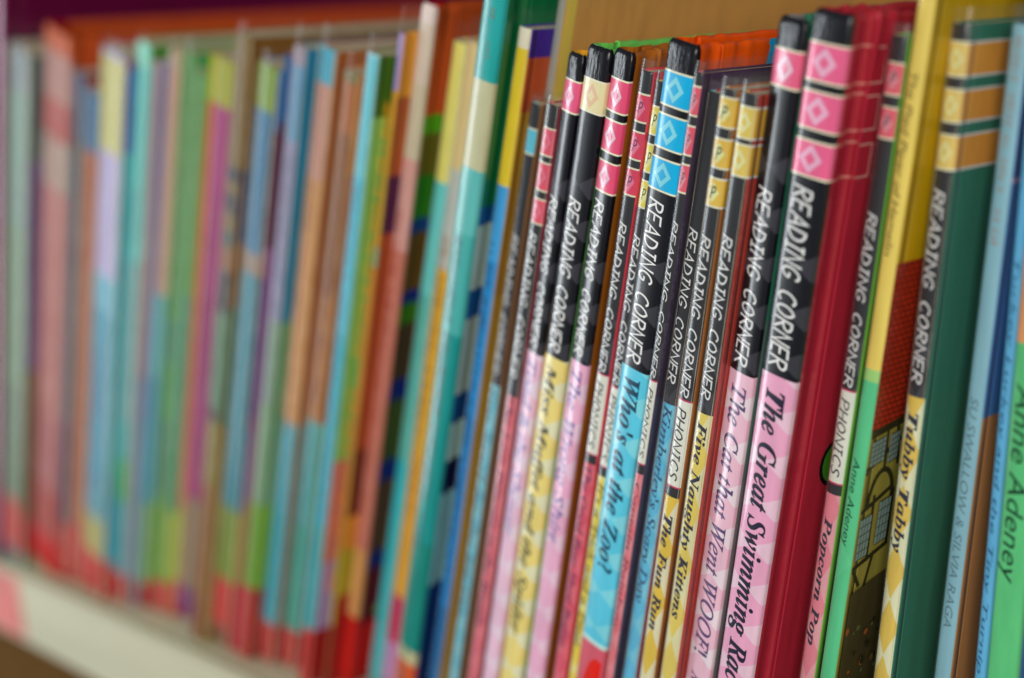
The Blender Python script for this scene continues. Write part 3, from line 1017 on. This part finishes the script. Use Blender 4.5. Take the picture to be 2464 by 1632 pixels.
b = series_soft('K1', -0.3, [(202, 195.2)], (84, 190, 220), None, ('d', (96, 186, 206), (124, 196, 210), 3.4, 5), 'Too Small for the Big Day', (126, 46),
                'thin paperback with one cyan band, sky blue below its black top', [(0, (120, 84, 40))], phonics=False, P=False, text_v=(172.5, 131.2), ink=printed((40, 90, 120)))
b = series_soft('R3', -1.0, [(201.1, 194.1), (192.1, 184.8), (182.4, 175.8)], (216, 74, 100), (224, 110, 134), ('d', (206, 92, 108), (214, 106, 118), 3.6, 5.4), 'The Lost Princess in the Woods', (126, 50),
                'paperback with three red bands and a dark crimson cover, left of the single pink band', [(0, (118, 16, 40))], phonics=False, P=False, text_v=(174.3, 133.0), ink=printed((110, 40, 70)))
series_hard('A', 2.6, 1, (224, 84, 124), (238, 170, 190), ('d', (228, 176, 198), (236, 196, 212), 3.4, 5.6), 'Toad & the Shower', (136.9, 82.3),
            'hardback with a single pink band and pale pink lower spine', [(0, (206, 132, 30))], style='italic', ink=printed((128, 110, 168)), crumple=0.25)
series_hard('B', 1.4, 1, (222, 206, 160), (216, 178, 148), ('d', (224, 198, 116), (208, 208, 172), 4.3, 5.6), 'Miss Muffet and the Spider', (135.4, 50.8),
            'hardback with a single cream band and yellow lower spine', [(0, (84, 156, 70))], ink=printed((74, 68, 40)), crumple=0.25, cap_f=0.46)
series_hard('C', 0.7, 3, (224, 74, 112), (242, 176, 196), ('d', (226, 160, 188), (232, 182, 202), 3.6, 5.6), 'The Wrong Shirt', (134.8, 83.2),
            'hardback with three pink bands and orange cover, right of the cream banded one', [(0, (128, 74, 20))], style='italic', ink=printed((112, 90, 150)), crumple=0.5)
series_soft('ph1', 4.3, three(4.3), (208, 48, 84), (222, 110, 140), ('d', (208, 74, 98), (216, 96, 112), 2.6, 4.6), 'The Good Bear Hunt Begins', (107.8, 51),
            'paperback with three small red bands and crimson lower spine, left of the yellow banded sliver', [(0, (190, 36, 54))], ink=printed((92, 30, 80)))
series_soft('ph2', 0.8, three(0.8), (248, 200, 70), (246, 222, 150), ('d', (228, 194, 50), (226, 214, 140), 2.4, 5), "It's a Trick and a Treat", (103.4, 52.2),
            'paperback sliver with yellow bands and yellow foot, squeezed left of the cyan hardback', [(0, (120, 70, 60))], ink=printed((96, 82, 24)))
CY = (0, 164, 214)
b = series_hard('D', -0.4, 3, CY, (118, 200, 222), None, "Who's at the Zoo?", (133.4, 77.9),
                'hardback with three bright cyan bands and sky blue lower spine', [(0, (232, 66, 8))], crumple=0.35,
                tail=[(56.5, ('d', (82, 186, 212), (116, 198, 212), 3.8, 5.5)), (55.2, (176, 214, 210)), (0, (196, 84, 100))], ink=printed((16, 58, 84)))
cover_shapes('cover_patch', b['front'], [(printed(side([(0, (8, 130, 176))])[0][1]), [(23.5, 150), (24.5, 213), (26, 217), (120, 217.6), (120, 150)])])
bm = bmesh.new()
vs = [bm.verts.new((u * MM, 0, v * MM)) for u, v in ((-7.1, 6), (-7.1, 36), (-6.2, 44), (-4.6, 49.5), (-2.6, 51.5), (-0.5, 51.0), (-0.5, 6))]
bm.faces.new(vs)
drape(bm, b['prof'], 0.05)
link('red_swoosh', bm, [printed((208, 26, 2))], b['spine'])
series_soft('ph3', 4.4, three(4.4), (226, 78, 100), (238, 140, 156), ('d', (218, 106, 116), (226, 130, 138), 2.2, 4.6), 'Captain Rainbow', (106.2, 62.3),
            'paperback with coral red bands and a purple cover, right of the cyan hardback', [(0, (48, 26, 62))], ink=printed((120, 40, 60)))
series_soft('Kim', 0.6, [], (84, 190, 220), None, ('d', (84, 176, 212), (110, 188, 214), 2.8, 5), "Kimberley's Scary Day", (127.2, 70.9),
            'thin sky blue spine with a dark red cover, left of the yellow P bands', [(0, (142, 22, 22))], phonics=False, P=False, text_v=(171.5, 133.0), ink=printed((30, 70, 110)))
series_soft('ph4', 0.0, [(202.0, 195.5), (192.8, 186.3), (183.8, 177.4)], (252, 178, 58), (250, 218, 150), ('d', (240, 182, 54), (216, 210, 176), 4.6, 7.5), 'The Fun Run', (99.2, 66.4),
            'yellow spined paperback with three yellow P bands and a white lettered panel', [(0, (140, 78, 8))], style='bolditalic', cap_f=0.56, wrap=(226, 140, 10))
series_soft('Kit', -0.3, [(199.2, 192.4), (190.9, 183.9)], (246, 190, 84), (250, 222, 160), ('d', (236, 192, 86), (214, 208, 160), 5.2, 7.2), 'Five Naughty Kittens', (124.4, 70.8),
            'yellow paperback with two yellow bands and lettering about kittens, dark red cover', [(0, (150, 34, 14))], phonics=False, P=False, style='bolditalic', cap_f=0.54, wrap=(176, 130, 30))
series_hard('E', 0.3, 1, (232, 92, 128), (246, 186, 204), ('d', (232, 172, 190), (234, 200, 208), 4.2, 5.6), 'The Cat that Went WOOF!', (133.3, 61.3),
            'hardback with one pink band and lettering about a cat on pale pink', [(150, (38, 108, 84)), (110, (70, 100, 90)), (0, (96, 96, 96))], style='italic', crumple=0.5, ink=printed((84, 60, 104)), author=('Mick Gowar', 56, 24))
b = series_hard('F', 0.0, 3, (232, 92, 134), (240, 166, 192), ('d', (224, 152, 182), (226, 180, 198), 4.5, 5.5), 'The Great Swimming Race', (132.7, 53.0),
                'hardback with three pink bands, swimming race lettering and a wide crimson cover', [(0, (138, 28, 44))], crumple=0.5, wrap_lines=(204, 128, 120), cap_f=0.54)
bm_l = printed((236, 170, 160), bump=0.0)
shapes = []
for a, c in ((209.6, 201.9), (199.4, 191.9), (189.0, 181.6)):
    for q in ([(9.9, a), (14.4, a), (14.4, a - 0.28), (9.9, a - 0.28)], [(9.9, c + 0.28), (14.4, c + 0.28), (14.4, c), (9.9, c)], [(14.42, a), (14.75, a), (14.75, c), (14.42, c)]):
        shapes.append((bm_l, q))
cover_shapes('outlined_boxes', b['front'], shapes, lift=0.05)
disc = lambda w, v, a, c_, n=20: [(w + a * math.cos(q * 2 * math.pi / n), v + c_ * math.sin(q * 2 * math.pi / n)) for q in range(n)]
cover_shapes('cover_picture', b['front'], [(printed((14, 14, 20)), disc(20.5, 112, 5.7, 6.2)), (printed((60, 124, 30)), disc(20.7, 112, 4.7, 5.2)), (printed((18, 24, 16)), disc(21.3, 111, 1.6, 1.8))])
series_soft('Pop', 1.9, [(204.1, 197.6), (194.9, 188.5)], (232, 84, 104), (242, 140, 150), ('d', (226, 122, 138), (232, 150, 158), 4.2, 6.4), 'Popcorn Pop', (100.2, 66.5),
            'paperback with two coral bands and popcorn lettering, bright green cover', [(0, (88, 150, 34))], P=True, style='bolditalic', cap_f=0.5)

# ---------------------------------------------------------------- the books at the right
k_, ox, th, off, t, H, kind, depth, _, _ = ROWS['Pied']
YEL = (240, 194, 96)
b = book('Pied', ox, th, off, t, H, 'p', depth, [(137.0, YEL), (134.2, (148, 198, 116)), (0, ('d', (84, 186, 132), (90, 192, 138), 60, 90))], side([(161.4, (152, 120, 8)), (122.5, (120, 36, 16)), (0, (112, 104, 44))]),
         'yellow and green paperback showing a tiled roof and timbered house on its cover', None, rough=0.38)
lettering('title_lettering', b['spine'], b['prof'], printed((66, 54, 30)), 'The Pied Piper of Hamelin', 201.6, 162.7, -3.1, 1.75, 'sheared')
lettering('author_lettering', b['spine'], b['prof'], printed((14, 44, 38)), 'Anne Adeney', 115.7, 93.6, -3.1, 1.75, 'sheared')
sd = lambda c: printed(side([(0, c)])[0][1], bump=0.04)
DK, WIN = sd((36, 34, 18)), sd((98, 116, 112))
TILE = tiles_mat(side([(0, (140, 36, 16))])[0][1], side([(0, (70, 20, 12))])[0][1], 2.0, 1.35)


def bar(p, q, wd):
    (a, b_), (c, d) = p, q
    l = math.hypot(c - a, d - b_)
    nx, ny = -(d - b_) / l * wd / 2, (c - a) / l * wd / 2
    return [(a + nx, b_ + ny), (c + nx, d + ny), (c - nx, d - ny), (a - nx, b_ - ny)]


sh = [(TILE, [(0.9, 161.4), (60, 161.4), (60, 126), (30, 124.5), (11.6, 123.5), (0.9, 122.3)])]
sh.append((DK, bar((0.9, 121.6), (14, 123.2), 2.0)))
for p, q, wd in (((0.9, 113), (13, 118.5), 1.3), ((1.2, 102.5), (12, 106.5), 1.2), ((1, 88.2), (14, 91.8), 1.2), ((7.2, 123), (7.8, 112), 0.9), ((10.8, 123), (13, 112), 1.1), ((0.9, 112), (4.8, 117.5), 0.9),
                 ((5.5, 106), (6.0, 89), 1.0), ((12.8, 106), (13.2, 92), 1.1), ((8.5, 91), (6.5, 82), 1.0), ((1.2, 88), (4.4, 83), 1.0)):
    sh.append((DK, bar(p, q, wd)))
arcp = [(3.0 + 4.6 * (1 - math.cos(a)), 103.5 + 8.5 * math.sin(a)) for a in [i * math.pi / 10 for i in range(11)]]
for p, q in zip(arcp, arcp[1:]):
    sh.append((DK, bar(p, q, 1.25)))
for w0, w1, v0, v1 in ((1.4, 6.6, 113.9, 120.0), (1.0, 5.2, 90.4, 101.0), (8.0, 11.4, 113.5, 120.5), (7.4, 11.8, 93, 104)):
    sh.append((WIN, [(w0, v0), (w1, v0 + 0.7), (w1, v1 + 0.5), (w0, v1)]))
    for i in range(1, 4):
        sh.append((DK, bar((w0 + (w1 - w0) * i / 4, v0 + 0.2), (w0 + (w1 - w0) * i / 4, v1 + 0.3), 0.2)))
    for i in range(0, 6):
        sh.append((DK, bar((w0, v0 + (v1 - v0) * i / 5), (w1, v0 + 0.6 + (v1 - v0) * i / 5), 0.2)))
sh.append((sd((50, 44, 24)), [(0.9, 2), (60, 2), (60, 88), (15, 85), (0.9, 82)]))
rnd = random.Random(5)
for q in range(130):
    v, w, r = rnd.uniform(6, 74), rnd.uniform(1.5, 24), rnd.uniform(0.3, 0.9)
    sh.append((sd(rnd.choice([(76, 66, 30), (110, 62, 26), (30, 28, 18), (66, 74, 40), (22, 20, 16)])), disc(w, v, r, r * rnd.uniform(0.6, 1.6), 6)))
cover_shapes('cover_picture', b['front'], sh, lift=0.02)

k_, ox, th, off, t, H, kind, depth, _, _ = ROWS['Tub']
series_soft('Tub', 1.9, [(205.4, 198.6), (195.8, 189.2), (186.4, 179.3)], (246, 188, 96), (248, 216, 156), ('d', (240, 184, 76), (226, 218, 180), 4.6, 7.2), 'Tubby Tabby', (125, 91.1),
            'paperback with three pale orange bands round a deep green cover', [(0, (24, 92, 72))], phonics=False, P=False, style='bolditalic', cap_f=0.54, wrap=(190, 122, 34), text_v=(172.9, 130.6), jacket=3.5)
k_, ox, th, off, t, H, kind, depth, _, _ = ROWS['Sil']
b = book('Sil', ox, th, off, t, H, 'p', depth, [(0, (128, 176, 192))], side([(176, (36, 70, 124)), (175, (150, 120, 150)), (123, (40, 88, 140)), (0, (146, 94, 44))]),
         'pale silver blue paperback with grey capitals and a blue and brown cover', 4, rough=0.4)
lettering('author_lettering', b['spine'], b['prof'], printed((84, 118, 130)), 'SU SWALLOW & SILVIA RAGA', 127.6, 71.7, -3.0, 1.9, 'sheared')
marks(b['spine'], b['prof'], printed((150, 142, 140)), 205, 162, -3.0, 1.8, 21, 0.8)
k_, ox, th, off, t, H, kind, depth, _, _ = ROWS['Blu']
b = book('Blu', ox, th, off, t, H, 'p', depth, [(0, (92, 168, 212))], side([(0, (80, 150, 200))]), 'thin bright blue paperback between the silver blue and light green spines', None, rough=0.4)
lettering('title_lettering', b['spine'], b['prof'], printed((36, 76, 120)), 'Turkey Lurkey and the Tiny Turnip', 158, 62, -2.2, 1.25, 'sheared')
k_, ox, th, off, t, H, kind, depth, _, _ = ROWS['Grn']
b = book('Grn', ox, th, off, t, H, 'h', depth, [(160, (96, 176, 214)), (139.8, (252, 150, 96)), (0, (84, 182, 116))], side([(0, (4, 84, 140))]),
         'light green spine with an orange patch, at the right end of the row', None, rough=0.4)
lettering('author_lettering', b['spine'], b['prof'], printed((14, 50, 34)), 'Anne Adeney', 131.0, 85.8, -5.6, 4.1, 'sheared')
